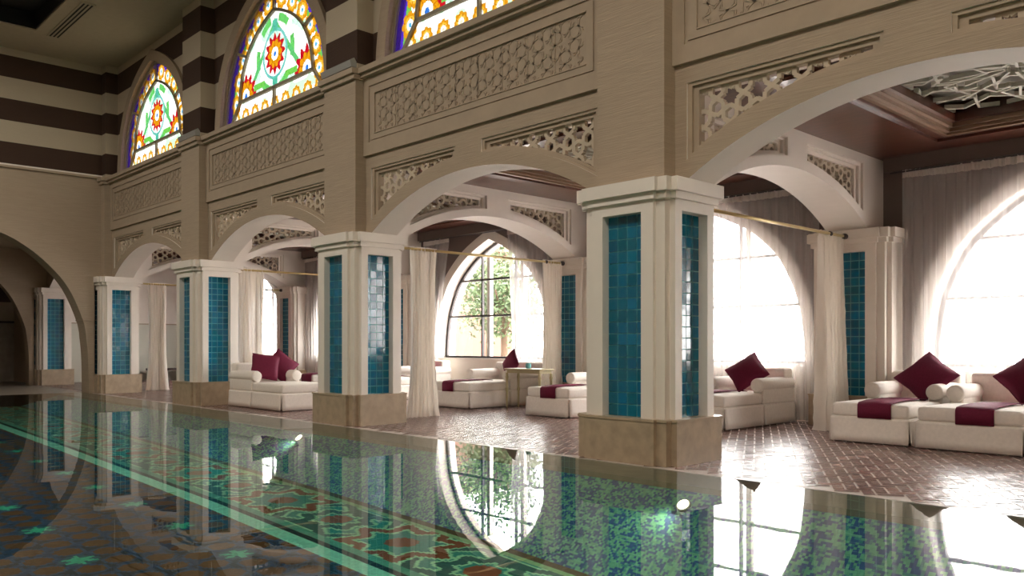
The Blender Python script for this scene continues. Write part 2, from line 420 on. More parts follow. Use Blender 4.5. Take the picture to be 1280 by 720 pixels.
# ------------------------------------------------------------------ lattices
def clip_segs(segs, inside, step=.012):
    out = []
    for (p, q) in segs:
        n = max(2, int(math.hypot(q[0] - p[0], q[1] - p[1]) / step)); run = None; last = None
        for i in range(n + 1):
            t = i / n; u = (p[0] + (q[0] - p[0]) * t, p[1] + (q[1] - p[1]) * t)
            if inside(*u):
                if run is None: run = u
                last = u
            elif run is not None:
                if last != run: out.append((run, last))
                run = None
        if run is not None and last != run: out.append((run, last))
    return out
def hankin(x0, x1, z0, z1, a, rho=.6):
    segs = []; ap = a * math.sqrt(3) / 2
    j = 0; z = z0 - a
    while z < z1 + a:
        x = x0 - 2 * ap + (ap if j % 2 else 0)
        while x < x1 + 2 * ap:
            for k in range(6):
                t = k * PI / 3; m = (x + ap * math.cos(t), z + ap * math.sin(t))
                for s in (-1, 1):
                    t2 = t + s * PI / 6; segs.append((m, (x + rho * ap * math.cos(t2), z + rho * ap * math.sin(t2))))
            x += 2 * ap
        z += 1.5 * a; j += 1
    return segs
def lattice_obj(name, axis, d, th, loop_fn, bounds, a, wd, k, origin):
    w = MB()
    segs = clip_segs(hankin(*bounds, a), loop_fn)
    for p, q in segs:
        if axis == 'Y': w.bar((p[0] - origin[0], d, p[1]), (q[0] - origin[0], d, q[1]), wd, th, (0, 1, 0), k)
        else: w.bar((d, p[0] - origin[1], p[1]), (d, q[0] - origin[1], q[1]), wd, th, (1, 0, 0), k)
    return w
def arc_z(u, half, zs, za, grow):
    r = (half ** 2 + (za - zs) ** 2) / (2 * (za - zs)); return za - r + math.sqrt(max(0, (r + grow) ** 2 - u * u))
BN = ['bay nearest the camera at the right edge', 'second bay, right of the middle pillar', 'third bay, framed by the middle pillars', 'farthest bay by the striped end wall', 'bay beyond the end wall']
BN = ['right-edge arch', 'arch left of the near pillar', 'third arch from the right', 'farthest arch by the end wall']
base = {}
for i in range(4):
    for s, side in ((-1, 'left'), (1, 'right')):
        if i == 0 and s == 1: sd = 'right'
        key = ('f', s)
        ins = lambda u, z: .30 < abs(u) < 2.09 and (u > 0) == (s > 0) and arc_z(u, AH, AZS, AZA, .20) < z < TOP - .065
        lab = 'pierced beige lattice in the %s corner of the %s' % (side, BN[i])
        if key not in base:
            w = lattice_obj('lattice_screen', 'Y', 0, .05, ins, (-2.2 if s < 0 else .2, -.2 if s < 0 else 2.2, 3.0, 3.8), .17, .044, 'lattice', (0, 0))
            lp = spandrel(0, s, .29, 2.10, TOP - .065, .20, AH, AZS, AZA)
            for p, q in zip(lp, lp[1:] + lp[:1]): w.bar((p[0], 0, p[1]), (q[0], 0, q[1]), .03, .05, (0, 1, 0), 'lattice')
            o = w.build('lattice_screen', None, (0, 0, 3.4), fix=False); o.location = (BAY[i], YF + .115, 3.4); base[key] = o
            tag(o, lab, 'lattice', 'pierced lattices above the pool arches')
        else:
            clone(base[key], (BAY[i], YF + .115, 3.4), lab)
# transverse arches
TH, TZS, TZA, TC = 2.03, 2.84, 3.39, 9.74
TN = ['', 'white cross arch behind the near pillar', 'white cross arch behind the middle pillar', 'white cross arch behind the third pillar', 'white cross arch behind the farthest pillar']
for i, p in enumerate(PX[:5]):
    w = MB()
    bottom = [(YB, 2.84)] + arc_pts(TC, TH, TZS, TZA, 28) + [(YW, 2.84)]
    holes = [spandrel(TC, s, .25, 1.88, 3.74, .13, TH, TZS, TZA) for s in (-1, 1)]
    w.ext([bottom + [(YW, ZC), (YB, ZC)]] + holes, 'X', p - .3, p + .3, 'white')
    for s in (-1, 1):
        a, b, c2 = holes[(s + 1) // 2], spandrel(TC, s, .31, 1.82, 3.70, .16, TH, TZS, TZA), spandrel(TC, s, .37, 1.76, 3.655, .19, TH, TZS, TZA)
        w.ext([a, b], 'X', p - .26, p + .265, 'white'); w.ext([b, c2], 'X', p - .2, p + .225, 'white')
    struct(w.build('wall_cross_arch'))
    if i == 0: continue
    for s, side in ((-1, 'pool-side'), (1, 'window-side')):
        ins = lambda u, z: .33 < abs(u) < 1.79 and (u > 0) == (s > 0) and arc_z(u, TH, TZS, TZA, .17) < z < 3.67
        key = ('t', s); lab = 'pierced pale lattice in the %s corner of the %s' % (side, TN[i])
        if key not in base:
            w = lattice_obj('lattice_screen', 'X', 0, .05, ins, (-1.9 if s < 0 else .2, -.2 if s < 0 else 1.9, 3.0, 3.75), .14, .036, 'lattice', (0, 0))
            lp = spandrel(0, s, .32, 1.80, 3.68, .165, TH, TZS, TZA)
            for p_, q in zip(lp, lp[1:] + lp[:1]): w.bar((0, p_[0], p_[1]), (0, q[0], q[1]), .045, .05, (1, 0, 0), 'lattice')
            o = w.build('lattice_screen', None, (0, 0, 3.4), fix=False); o.location = (p + .17, TC, 3.4); base[key] = o
            tag(o, lab, 'lattice', 'pierced lattices in the white cross arches')
        else: clone(base[key], (p + .17, TC, 3.4), lab)

# carved frieze panels
def carved(w, hx, z0, z1):
    n = 9; cw = 2 * hx / n
    def line(a, b, wd=.013): w.bar((a[0], 0, a[1]), (b[0], 0, b[1]), wd, .012, (0, 1, 0), 'stone')
    for i in range(1, n): line((-hx + i * cw, z0), (-hx + i * cw, z1), .018)
    ins = lambda x, z: -hx < x < hx and z0 < z < z1
    for a, b in clip_segs(hankin(-hx, hx, z0, z1, .165, .40), ins) + clip_segs(hankin(-hx, hx, z0, z1, .165, .62), ins): line(a, b)
first = None
for i in range(4):
    lab = 'long carved plaster frieze panel above the ' + BN[i]
    if first is None:
        t = thing('carved_panel', (BAY[i], YF - .005, 4.575), lab, 'carved panel', 'carved frieze panels')
        MB().box(-2.05, 2.05, -.012, .03, -.30, .30, 'stone').build('backing', t)
        w = MB(); carved(w, 2.0, -.285, .285); 
        for a in ((-2.05, 2.05, -.30, -.288), (-2.05, 2.05, .288, .30)): w.box(a[0], a[1], -.03, 0, a[2], a[3], 'stone')
        w.v = [(a, b - .014, c) for a, b, c in w.v]
        w.build('relief', t, fix=False); first = t
    else: clone(first, (BAY[i], YF - .005, 4.575), lab)

# coffers
def rosette(hx, hy):
    S = []; N = 12
    P = lambda r, t: (r * math.cos(t), r * math.sin(t))
    for cx, cy in ((0, 0),):
        for i in range(N):
            t = 2 * PI * i / N; h = PI / N
            for s in (-1, 1):
                for a, b in ((P(.14, t), P(.3, t + s * h)), (P(.3, t + h), P(.66, t + h * .45 if s > 0 else t + h * 1.55)), (P(.66, t + s * h * .45), P(.86, t)), (P(.86, t), P(.72, t + s * h)), (P(.72, t + h), P(1.15, t + h))):
                    S.append(((a[0] + cx, a[1] + cy), (b[0] + cx, b[1] + cy)))
    return S
first = None
for i in range(4):
    lab = ['ceiling coffer with pale star lattice over the right-edge seats', 'gilt-edged ceiling coffer glimpsed above the wide arch left of the near pillar', 'ceiling coffer over the lounge behind the third arch', 'ceiling coffer over the lounge behind the farthest arch'][i]
    if first: clone(first, (BAY[i], 9.7, ZC), lab); continue
    t = thing('ceiling_coffer', (BAY[i], 9.7, ZC), lab, 'ceiling coffer', 'lounge ceiling coffers')
    w = MB()
    for d, h0, h1 in ((0, -.05, .02), (.05, -.02, .06), (.10, .02, .10), (.15, .07, .16)):
        o, n_ = 1.26 - d, 1.51 - d
        w.ext([[(-o, -n_), (o, -n_), (o, n_), (-o, n_)], [(-o + .05, -n_ + .05), (o - .05, -n_ + .05), (o - .05, n_ - .05), (-o + .05, n_ - .05)]], 'Z', h0, h1, 'gilt' if d < .12 else 'wood')
    w.build('moulding', t)
    MB().box(-1.2, 1.2, -1.45, 1.45, .34, .36, 'coffback').build('backing', t)
    w = MB()
    for a, b in clip_segs(hankin(-1.3, 1.3, -1.5, 1.5, .44, .42) + rosette(0, 0)[:120:2], lambda x, y: abs(x) < 1.1 and abs(y) < 1.35, .02):
        w.bar((a[0], a[1], .20), (b[0], b[1], .20), .028, .05, (0, 0, 1), 'coffwhite')
    w.build('star_lattice', t, fix=False); first = t

# ------------------------------------------------------------------ pillars
def tile_panel(W, H, face):   # tiles in local frame; face 'A' -> looks to -Y, 'B' -> looks to +X
    w = MB(); cols = 4; s = W / cols; rows = int(round(H / s)); sz = H / rows; g = .005
    if face == 'A': w.box(-W / 2, W / 2, .004, .02, 0, H, 'grout', lin((120, 200, 205)))
    else: w.box(-.02, -.004, -W / 2, W / 2, 0, H, 'grout')
    base_c = lin((0, 110, 144))
    for i in range(cols):
        for j in range(rows):
            f = R.uniform(.8, 1.2); c = (base_c[0] * f, base_c[1] * f, base_c[2] * R.uniform(.85, 1.12) * f)
            tx, tz = R.gauss(0, .010), R.gauss(0, .010)
            u0, u1 = -W / 2 + i * s + g, -W / 2 + (i + 1) * s - g; v0, v1 = j * sz + g, (j + 1) * sz - g
            pts = []
            for u, v in ((u0, v0), (u1, v0), (u1, v1), (u0, v1)):
                d = -.004 + tx * (u - (u0 + u1) / 2) + tz * (v - (v0 + v1) / 2)
                pts.append((u, d, v) if face == 'A' else (-d, u, v))
            w.quad(pts, 'tile', c)
    return w
def ring_section(w, hx, hy, pa, pb, ea, eb, z0, z1, k, yb):
    """stepped-corner section: core hx,hy; panel A half width pa standing out ea; panel B half width pb standing out eb"""
    yt = min(hy, yb)
    w.box(-hx, hx, -hy, yt, z0, z1, k)
    w.box(-pa, pa, -hy - ea, -hy, z0, z1, k)
    if yb >= hy: w.box(-pa, pa, hy, hy + ea, z0, z1, k)
    for s in (-1, 1):
        w.box(*sorted((s * hx, s * (hx + eb))), -pb, min(pb, yb), z0, z1, k)
def pillar(loc, label, group, yb=9):
    t = thing('tiled_pillar', loc, label, 'pillar', group)
    ea, eb = .045, .065
    w = MB(); ring_section(w, .57, .48, .45, .395, ea, eb, 0, .43, 'marble', yb); ring_section(w, .578, .488, .458, .403, ea, eb, .43, .455, 'marble', yb)
    w.build('plinth', t)
    # shaft
    w = MB(); hx, hy, pa, pb = .51, .42, .40, .34; z0, z1 = .455, 2.64; yt = min(hy, yb)
    w.box(-hx + .12, hx - .12, -hy + .12, min(hy - .12, yb), z0, z1, 'white')
    for sx in (-1, 1):
        w.box(*sorted((sx * (hx - .14), sx * hx)), -hy, -hy + .14, z0, z1, 'white')
        if yb >= hy: w.box(*sorted((sx * (hx - .14), sx * hx)), hy - .14, hy, z0, z1, 'white')
    ow, ob = .25, .225
    U = lambda p, o: [(-p, z0), (-o, z0), (-o, 2.525), (o, 2.525), (o, z0), (p, z0), (p, z1), (-p, z1)]
    w.ext([U(pa, ow)], 'Y', -hy - ea, -hy + .12, 'white')
    if yb >= hy: w.ext([U(pa, ow)], 'Y', hy - .12, hy + ea, 'white')
    if yb >= hy:
        for s in (-1, 1): w.ext([U(pb, ob)], 'X', s * (hx - .12), s * (hx + eb), 'white')
    else:
        for s in (-1, 1): w.box(*sorted((s * (hx - .12), s * (hx + eb))), -pb, yb, z0, z1, 'white')
    w.build('shaft', t)
    w = tile_panel(.50, 2.07, 'A'); o = w.build('tile_panel', t, fix=False, paint=True, label='teal glazed tile panel'); o.location = (0, -hy + .055, z0)
    if yb >= hy:
        o = o.copy(); COL.objects.link(o); o.location = (0, hy - .055, z0); o.rotation_euler = (0, 0, PI)
        w = tile_panel(.45, 2.07, 'B'); o = w.build('tile_panel', t, fix=False, paint=True, label='teal glazed tile panel'); o.location = (hx - .045, 0, z0)
        o = o.copy(); COL.objects.link(o); o.location = (-hx + .045, 0, z0); o.rotation_euler = (0, 0, PI)
    w = MB(); ring_section(w, hx + .035, hy + .035, pa + .035, pb + .035, ea, eb, 2.635, 2.705, 'white', yb)
    ring_section(w, hx + .075, hy + .075, pa + .075, pb + .075, ea, eb, 2.705, 2.838, 'white', yb)
    w.build('capital', t)
    return t
PN = {0: 'tiled pillar just outside the right picture edge', 1: 'largest white pillar with teal tile panels, nearest the camera', 2: 'tiled pillar left of the wide arch, second from the camera',
      3: 'tiled pillar beside the pool-side chaise, third from the camera', 4: 'tiled pillar in the corner against the beige end wall', 5: 'small tiled pillar seen through the big end wall arch'}
proto = pillar((PX[1] - .03, PY0, 0), PN[1], 'free-standing tiled pillars along the pool')
for i in (0, 2, 3, 4, 5):
    clone(proto, (PX[i] - .03, PY0, 0), PN[i])
QN = {1: 'wall pillar with teal tiles behind the right gathered white curtain', 2: 'wall pillar with teal tiles just left of the near pillar', 3: 'wall pillar with a teal strip, far back between second and third pillars', 4: 'wall pillar at the back of the farthest bay'}
proto2 = pillar((PX[1], 12.26, 0), QN[1], 'pillars against the window wall', .04)
for i in (2, 3, 4): clone(proto2, (PX[i], 12.26, 0), QN[i])

# ------------------------------------------------------------------ floors and pool
w = MB(); W_ = .105; rc, rs_ = math.cos(PI / 6), math.sin(PI / 6)
for j in range(-280, 282):
    for k in range(-80, 82):
        for vert in (0, 1):
            bx = (j + 4 * k + (3 if vert else 0)) * W_; by = j * W_
            lx, ly = (W_, 2 * W_) if vert else (2 * W_, W_)
            cx, cy = bx + lx / 2, by + ly / 2
            X = cx * rc - cy * rs_ - 12.5; Y = cx * rs_ + cy * rc + 9.4
            if not (-28.4 < X < XR and 6.5 < Y < 12.3): continue
            g = .009; f = R.uniform(.62, 1.25)
            c = tuple(v * f for v in lin((132, 98, 92) if R.random() < .8 else (152, 118, 110)))
            P4 = []
            tl = [R.gauss(0, .0009) for _ in range(4)]
            for n_, (u, v_) in enumerate(((bx + g, by + g), (bx + lx - g, by + g), (bx + lx - g, by + ly - g), (bx + g, by + ly - g))):
                P4.append((u * rc - v_ * rs_ - 12.5, u * rs_ + v_ * rc + 9.4, tl[n_]))
            if min(p[1] for p in P4) < 6.56 or max(p[1] for p in P4) > 12.34: continue
            w.quad(P4, 'brick', c)
w.box(-28.6, XR + .3, 6.56, YW + .05, -.06, -.003, 'mortar')
w.c[-6:] = [(.62, .54, .50)] * 6
struct(w.build('floor', paint=True, fix=False))
w = MB(); w.box(-28.7, XR + 6.3, 6.02, 6.56, -.3, -.014, 'shelf'); struct(w.build('trim_1'))
w = MB(); w.box(-31.3, -22.45, -7, 6.56, -.3, -.012, 'greymarble'); w.box(-31.3, -28.6, 6.5, 7.4, -.3, -.012, 'greymarble'); w.box(-31.3, XR + 6.3, 6.0, YW + .6, -.36, -.31, 'greymarble'); struct(w.build('floor_passage'))  # last box: unseen slab added to stop light leaking in under the floors

DT = [(10, .80), (-3, .78), (-4.5, .71), (-5.5, .656), (-8.8, .534), (-14, .42), (-22.45, .28)]
def depth(x):
    for (a, da), (b, db) in zip(DT, DT[1:]):
        if x >= b: return da + (db - da) * (a - min(x, a)) / (a - b)
    return DT[-1][1]
def vnoise(x, y, seed):
    xi, yi = np.floor(x), np.floor(y); fx, fy = x - xi, y - yi; fx = fx * fx * (3 - 2 * fx); fy = fy * fy * (3 - 2 * fy)
    h = lambda a, b: np.modf(np.abs(np.sin(a * 127.1 + b * 311.7 + seed) * 43758.5453))[0]
    return (h(xi, yi) * (1 - fx) + h(xi + 1, yi) * fx) * (1 - fy) + (h(xi, yi + 1) * (1 - fx) + h(xi + 1, yi + 1) * fx) * fy
def grid(name, xs, ys, zf, colf):
    nx, ny = len(xs) - 1, len(ys) - 1
    X, Y = np.meshgrid(xs, ys, indexing='ij'); Z = zf(X, Y)
    v = np.stack([X, Y, Z], -1).reshape(-1, 3).astype(np.float32)
    i, j = np.meshgrid(np.arange(nx), np.arange(ny), indexing='ij'); a = i * (ny + 1) + j
    f = np.stack([a, a + ny + 1, a + ny + 2, a + 1], -1).reshape(-1, 4)
    me = bpy.data.meshes.new(name); me.vertices.add(len(v)); me.vertices.foreach_set('co', v.ravel())
    me.loops.add(f.size); me.loops.foreach_set('vertex_index', f.ravel().astype(np.int32))
    me.polygons.add(len(f)); me.polygons.foreach_set('loop_start', np.arange(0, f.size, 4, dtype=np.int32))
    me.update(calc_edges=True); me.validate()
    cx = ((xs[:-1] + xs[1:]) / 2)[:, None] * np.ones((1, ny)); cy = ((ys[:-1] + ys[1:]) / 2)[None, :] * np.ones((nx, 1))
    c = colf(cx, cy).reshape(-1, 3); at = me.attributes.new('paint', 'FLOAT_COLOR', 'FACE')
    at.data.foreach_set('color', np.concatenate([c, np.ones((len(c), 1))], 1).astype(np.float32).ravel())
    me.materials.append(M['mosaic']); o = bpy.data.objects.new(name, me); COL.objects.link(o); return struct(o)
vd = np.vectorize(depth)
rs = np.random.RandomState(3)
L3 = lambda r, g, b: np.array(lin((r, g, b)))
def dist_seg(px, py, a, b):
    dx, dy = b[0] - a[0], b[1] - a[1]; t = np.clip(((px - a[0]) * dx + (py - a[1]) * dy) / (dx * dx + dy * dy), 0, 1)
    return np.hypot(px - a[0] - t * dx, py - a[1] - t * dy)
def slope_col(x, y):
    n = vnoise(x * 24, y * 44, 1.) * .45 + rs.rand(*x.shape) * .55
    c = np.where((n > .56)[..., None], L3(74, 100, 156), L3(128, 198, 160))
    c = np.where(((n > .47) & (n <= .56))[..., None], L3(88, 156, 156), c)
    return c * rs.uniform(.85, 1.15, x.shape + (1,))
grid('floor_pool_slope', np.concatenate([np.arange(-22.45, -9, .04), np.arange(-9, 9.0, .022)]), np.linspace(6.02, 5.2, 52), lambda X, Y: -.05 - (vd(X) - .05) * np.clip((6.02 - Y) / .82, 0, 1), slope_col)
w = MB(); w.box(-22.45, 9, 6.0, 6.03, -.06, -.012, 'shelf'); struct(w.build('trim_2'))
def border_col(x, y):
    per = 2.24; teal, lg, br, dk = L3(52, 156, 142), L3(170, 232, 184), L3(150, 84, 54), L3(64, 112, 106)
    c = np.ones(x.shape + (3,)) * teal
    u = np.mod(x + 8.5 + per / 2, per) - per / 2; vv = y - 4.55
    S = []
    def star(cx, cy, r1, r2, n=8, ph=0):
        P = [(cx + (r1 if i % 2 == 0 else r2) * math.cos(PI * i / n + ph), cy + .92 * (r1 if i % 2 == 0 else r2) * math.sin(PI * i / n + ph)) for i in range(2 * n)]
        return list(zip(P, P[1:] + P[:1]))
    A = [];  B = []
    for cx in (-per, 0, per): A += star(cx, 0, .62, .40)
    for cx in (-per * 1.5, -per / 2, per / 2, per * 1.5): B += star(cx, 0, .40, .28, 8, PI / 8)
    for k in (-1, 0, 1, 2):
        x0 = (k - .5) * per
        for s in (-1, 1):
            B += [((x0 - .45, s * .46), (x0 - .25, s * .36)), ((x0 - .25, s * .36), (x0 + .25, s * .36)), ((x0 + .25, s * .36), (x0 + .45, s * .46)), ((x0 + .45, s * .46), (x0 + .68, s * .18)), ((x0 - .45, s * .46), (x0 - .68, s * .18))]
    for segs, core in ((B, dk), (A, br)):
        d = np.full(x.shape, 9.)
        for a, b in segs: d = np.minimum(d, dist_seg(u, vv, a, b))
        c = np.where((d < .088)[..., None], lg, c); c = np.where((d < .052)[..., None], core, c)
    ctr = np.minimum(np.hypot(u, vv), np.hypot(np.abs(u) - per / 2, vv)); c = np.where((ctr < .16)[..., None], br, c)
    def band(c, a, b, col): return np.where(((y >= a) & (y < b))[..., None], col, c)
    c = band(c, 5.10, 5.22, L3(96, 78, 50)); c = band(c, 5.02, 5.10, L3(150, 196, 140)); c = band(c, 4.00, 4.10, L3(92, 176, 150))
    c = band(c, 3.92, 4.00, L3(12, 50, 54)); c = band(c, 3.74, 3.92, L3(150, 238, 206))
    return c * rs.uniform(.88, 1.1, x.shape + (1,))
grid('floor_pool_border', np.arange(-22.45, 9.0, .026), np.arange(3.74, 5.225, .026), lambda X, Y: -vd(X), border_col)
def field_col(x, y):
    s = .31; a = x / s - y / (s * math.sqrt(3)); b = 2 * y / (s * math.sqrt(3))
    blue = L3(26, 66, 104); deep = L3(12, 44, 62); br = L3(108, 66, 28); gr = L3(52, 190, 150)
    best = np.full(x.shape, 9.); bi = np.zeros(x.shape); bj = np.zeros(x.shape)
    for di in (0, 1):
        for dj in (0, 1):
            i = np.floor(a) + di; j = np.floor(b) + dj; cx = s * (i + j / 2); cy = s * j * math.sqrt(3) / 2
            d = np.hypot(x - cx, y - cy); m = d < best; best = np.where(m, d, best); bi = np.where(m, i, bi); bj = np.where(m, j, bj)
    cx = s * (bi + bj / 2); cy = s * bj * math.sqrt(3) / 2; th = np.arctan2(y - cy, x - cx)
    st = (np.mod(bi, 4) == 0) & (np.mod(bj, 4) == 0)
    c = np.where((vnoise(x * 16, y * 16, 2.) > .5)[..., None], blue, deep)
    c = np.where((best < .135)[..., None], L3(44, 84, 120), c)
    c = np.where(((best < .112) & ~st)[..., None], br, c)
    rr = .10 + .04 * np.cos(6 * th); c = np.where((st & (best < .15))[..., None], L3(30, 96, 110), c); c = np.where((st & (best < rr))[..., None], gr, c)
    return c * rs.uniform(.8, 1.15, x.shape + (1,))
grid('floor_pool_field', np.concatenate([np.arange(-22.45, -14, .08), np.arange(-14, -2, .028), np.arange(-2, 9, .25)]), np.concatenate([np.arange(-7, -1, .3), np.arange(-1, 3.75, .028), [3.745]]), lambda X, Y: -vd(X), field_col)
w = MB(); w.box(-22.5, -22.45, -7, 6.03, -.9, -.012, 'marble'); struct(w.build('trim_3'))
w = MB()
w.quad([(-22.46, -6.99, -.004), (9.19, -6.99, -.004), (9.19, 6.56, -.004), (-22.46, 6.56, -.004)], 'water')
o = w.build('pool_water', None, (0, 0, -.004), fix=False); tag(o, 'still clear pool water mirroring the white arcade', 'water', None, 'stuff')
first = None
for x, lab in ((-4.08, 'glowing round underwater lamp in front of the near pillar'), (-10.5, 'glowing round underwater lamp between second and third pillars')):
    y = 5.88; dz = depth(x); z = -.05 - (dz - .05) * (6.02 - y) / .82
    n = Vector((0, -(dz - .05), .82)).normalized()
    if first is None:
        t = thing('pool_lamp', (x, y, z), lab, 'pool lamp', 'underwater pool lamps')
        w = MB(); w.tube([Vector((0, 0, 0)), n * .02], .065, 'steel', 24); w.build('rim', t, smooth=False)
        w = MB(); w.tube([n * .02, n * .026], .05, 'poolglow', 24); w.build('lens', t); first = t
    else: clone(first, (x, y, z), lab)
    l = bpy.data.lights.new('pool_lamp_light', 'SPOT'); l.energy = 30; l.color = (1, .85, .6); l.spot_size = 2.2; l.shadow_soft_size = .06
    lo = bpy.data.objects.new('pool_lamp_light', l); COL.objects.link(lo); lo.location = Vector((x, y, z)) + n * .06
    lo.rotation_euler = Vector((-.35, -.9, -.05)).to_track_quat('-Z', 'Y').to_euler()

# ------------------------------------------------------------------ stained glass windows
WL = 26.0      # sky radiance the panes are graded against
G3 = lambda r, g, b: np.array(lin((r, g, b))) / WL * 1.25
def prof_w(P):
    zs = [p[1] for p in P]; hs = [p[0] for p in P]
    return lambda z: np.interp(z, zs, hs, left=hs[0], right=-1)
UW = prof_w(UPW)
INP = [(x * .70, 5.78 + (z - 5.5) * .66) for x, z in UPW if z >= 5.5]
IW = prof_w(INP)
def flower(c, x, z, cx, cz, r, core=(90, 190, 240)):
    d = np.hypot(x - cx, z - cz); th = np.arctan2(z - cz, x - cx)
    pet = r * (.80 + .20 * np.abs(np.cos(4 * th)))
    gap = np.abs(np.cos(4 * th)) < .14
    c = np.where((d < pet)[..., None], np.where(gap[..., None], G3(190, 100, 10), np.where((d > r * .62)[..., None], G3(232, 160, 20), G3(255, 205, 70))), c)
    c = np.where((d < r * .40)[..., None], G3(250, 250, 250) * 1.3, c); return np.where((d < r * .17)[..., None], G3(*core), c)
def stained_col(x, z):
    wht = np.array((.072, .076, .072)); c = np.ones(x.shape + (3,)) * wht
    v = vnoise(x * 5, z * 5, 5.); c = np.where((v > .62)[..., None], np.array((.036, .058, .038)), c)
    hw = UW(z); iw = IW(z); ax = np.abs(x); inner = (ax < iw) & (z > 5.78)
    # outer border: purple rim, green strip
    rim = ~inner & (hw - ax < .24) & (z > 5.3)
    c = np.where((~inner & (hw - ax < .36) & (z > 5.5))[..., None], G3(120, 205, 90), c)
    c = np.where((~inner & (hw - ax < .40) & (hw - ax > .3) & (z > 5.5) & (np.sin(z * 9) > .3))[..., None], wht, c)
    c = np.where((rim | (~inner & (z > 7.25)))[..., None], G3(84, 50, 205), c)
    P = [(x_ * .80, 5.45 + (z_ - 5.45) * .885) for x_, z_ in UPW if z_ >= 5.45]
    L = [0]
    for a, b in zip(P, P[1:]): L.append(L[-1] + math.dist(a, b))
    n = 6
    for k in range(n):
        t = (k + .55) / n * L[-1] * .97; fx = float(np.interp(t, L, [p[0] for p in P])); fz = float(np.interp(t, L, [p[1] for p in P])) + .05
        for s in (-1, 1): c = flower(c, x, z, s * fx, fz, .205)
    for k in range(-4, 5):
        c = flower(c, x, z, k * .38 + .0, 5.50, .15, (250, 240, 200))
    # inner light
    ci = np.ones(x.shape + (3,)) * wht
    v2 = vnoise(x * 3.1 + 9, z * 3.1, 8.)
    ci = np.where((v2 > .60)[..., None], np.array((.036, .058, .044)), ci)
    d = np.hypot(x, z - 6.38); th = np.arctan2(z - 6.38, x)
    ci = np.where(((d > .56) & (d < .70) & (np.cos(6 * th) > -.2))[..., None], G3(110, 215, 110), ci)
    ci = np.where((np.abs(d - .42) < .03)[..., None], G3(120, 210, 200), ci)
    ci = np.where(((np.abs(np.abs(x) - (6.95 - z) * .9) < .07) & (d > .45))[..., None], G3(100, 205, 120), ci)
    ci = np.where(((np.abs(x) < .09) & (d > .42) & (d < .62))[..., None], G3(90, 200, 170), ci)
    def ros(ci, cx, cz, r):
        d = np.hypot(x - cx, z - cz); th = np.arctan2(z - cz, x - cx)
        ci = np.where((d < r * (.90 + .14 * np.cos(12 * th)))[..., None], G3(205, 20, 40), ci)
        ci = np.where((d < r * (.66 + .06 * np.cos(10 * th)))[..., None], G3(240, 165, 20), ci)
        ci = np.where(((d < r * .62) & (np.abs(np.cos(5 * th)) < .2))[..., None], G3(190, 110, 10), ci)
        ci = np.where((d < r * .34)[..., None], wht, ci)
        return np.where((d < r * .13)[..., None], G3(60, 130, 230), ci)
    ci = ros(ci, 0, 6.38, .36); ci = ros(ci, -1.12, 5.86, .40); ci = ros(ci, 1.12, 5.86, .40)
    for s in (-1, 1):
        ci = np.where(((np.abs(z - 5.93) < .06) & (s * x > .38) & (s * x < .8))[..., None], G3(120, 215, 90), ci)
    c = np.where(inner[..., None], ci, c)
    # fine lead joints
    lead = (np.abs(np.mod(x + .9 * z, .30) - .15) < .006) | (np.abs(np.mod(x - .9 * z, .30) - .15) < .006)
    c = np.where((lead & inner)[..., None], c * .55, c)
    return c
def stained_mesh():
    st = .0155; xs = np.arange(-1.95, 1.951, st); zs = np.arange(5.18, 7.62, st)
    cx = (xs[:-1] + xs[1:]) / 2; cz = (zs[:-1] + zs[1:]) / 2
    X, Z = np.meshgrid(cx, cz, indexing='ij'); keep = np.abs(X) < UW(Z) - .01
    C = stained_col(X, Z); nz = len(zs)
    i, j = np.nonzero(keep); a = i * nz + j
    f = np.stack([a, a + nz, a + nz + 1, a + 1], -1)
    used, inv = np.unique(f, return_inverse=True); f = inv.reshape(-1, 4)
    v = np.stack([xs[used // nz], np.zeros(len(used)), zs[used % nz]], -1)
    me = bpy.data.meshes.new('stained_glass'); me.from_pydata(v.tolist(), [], f.tolist())
    at = me.attributes.new('paint', 'FLOAT_COLOR', 'FACE')
    at.data.foreach_set('color', np.concatenate([C[i, j], np.ones((len(i), 1))], 1).astype(np.float32).ravel())
    me.materials.append(M['stained']); return me
SG = stained_mesh(); first = None
def cames(w):
    k = 'came'
    P = mirror_profile(INP, 0)
    for a, b in zip(P, P[1:]):
        for o, d in ((0, .05), ): w.bar((a[0], -.01, a[1]), (b[0], -.01, b[1]), d, .05, (0, 1, 0), k)
    b0 = INP[0]
    w.bar((-b0[0], -.01, b0[1]), (b0[0], -.01, b0[1]), .055, .05, (0, 1, 0), k)
    w.bar((0, -.01, INP[-1][1]), (0, -.01, 7.6), .05, .05, (0, 1, 0), k)
    w.bar((0, -.01, 5.2), (0, -.01, b0[1]), .05, .05, (0, 1, 0), k)
    for s in (-1, 1):
        q = INP[int(len(INP) * .42)]; z = q[1] + .17
        w.bar((s * q[0], -.01, q[1]), (s * (float(UW(z)) + .01), -.01, z), .05, .05, (0, 1, 0), k)
        w.bar((s * b0[0], -.01, b0[1]), (s * (b0[0] + .32), -.01, 5.42), .05, .05, (0, 1, 0), k)
    w.bar((-1.9, -.01, 5.36), (1.9, -.01, 5.36), .05, .05, (0, 1, 0), k)
    P = mirror_profile(UPW, 0)
    for a, b in zip(P, P[1:]): w.bar((a[0] * .985, -.01, a[1] - .02), (b[0] * .985, -.01, b[1] - .02), .05, .06, (0, 1, 0), k)
for i in range(4):
    t = bpy.data.objects.new('window_%d' % (i + 1), None); COL.objects.link(t); struct(t); t.location = (BAY[i], 7.16, 0)
    o = bpy.data.objects.new('stained_glass', SG); COL.objects.link(o); o.parent = t
    if first is None:
        w = MB(); cames(w); first = w.build('window_frame', t, fix=False)
    else: o = first.copy(); COL.objects.link(o); o.parent = t
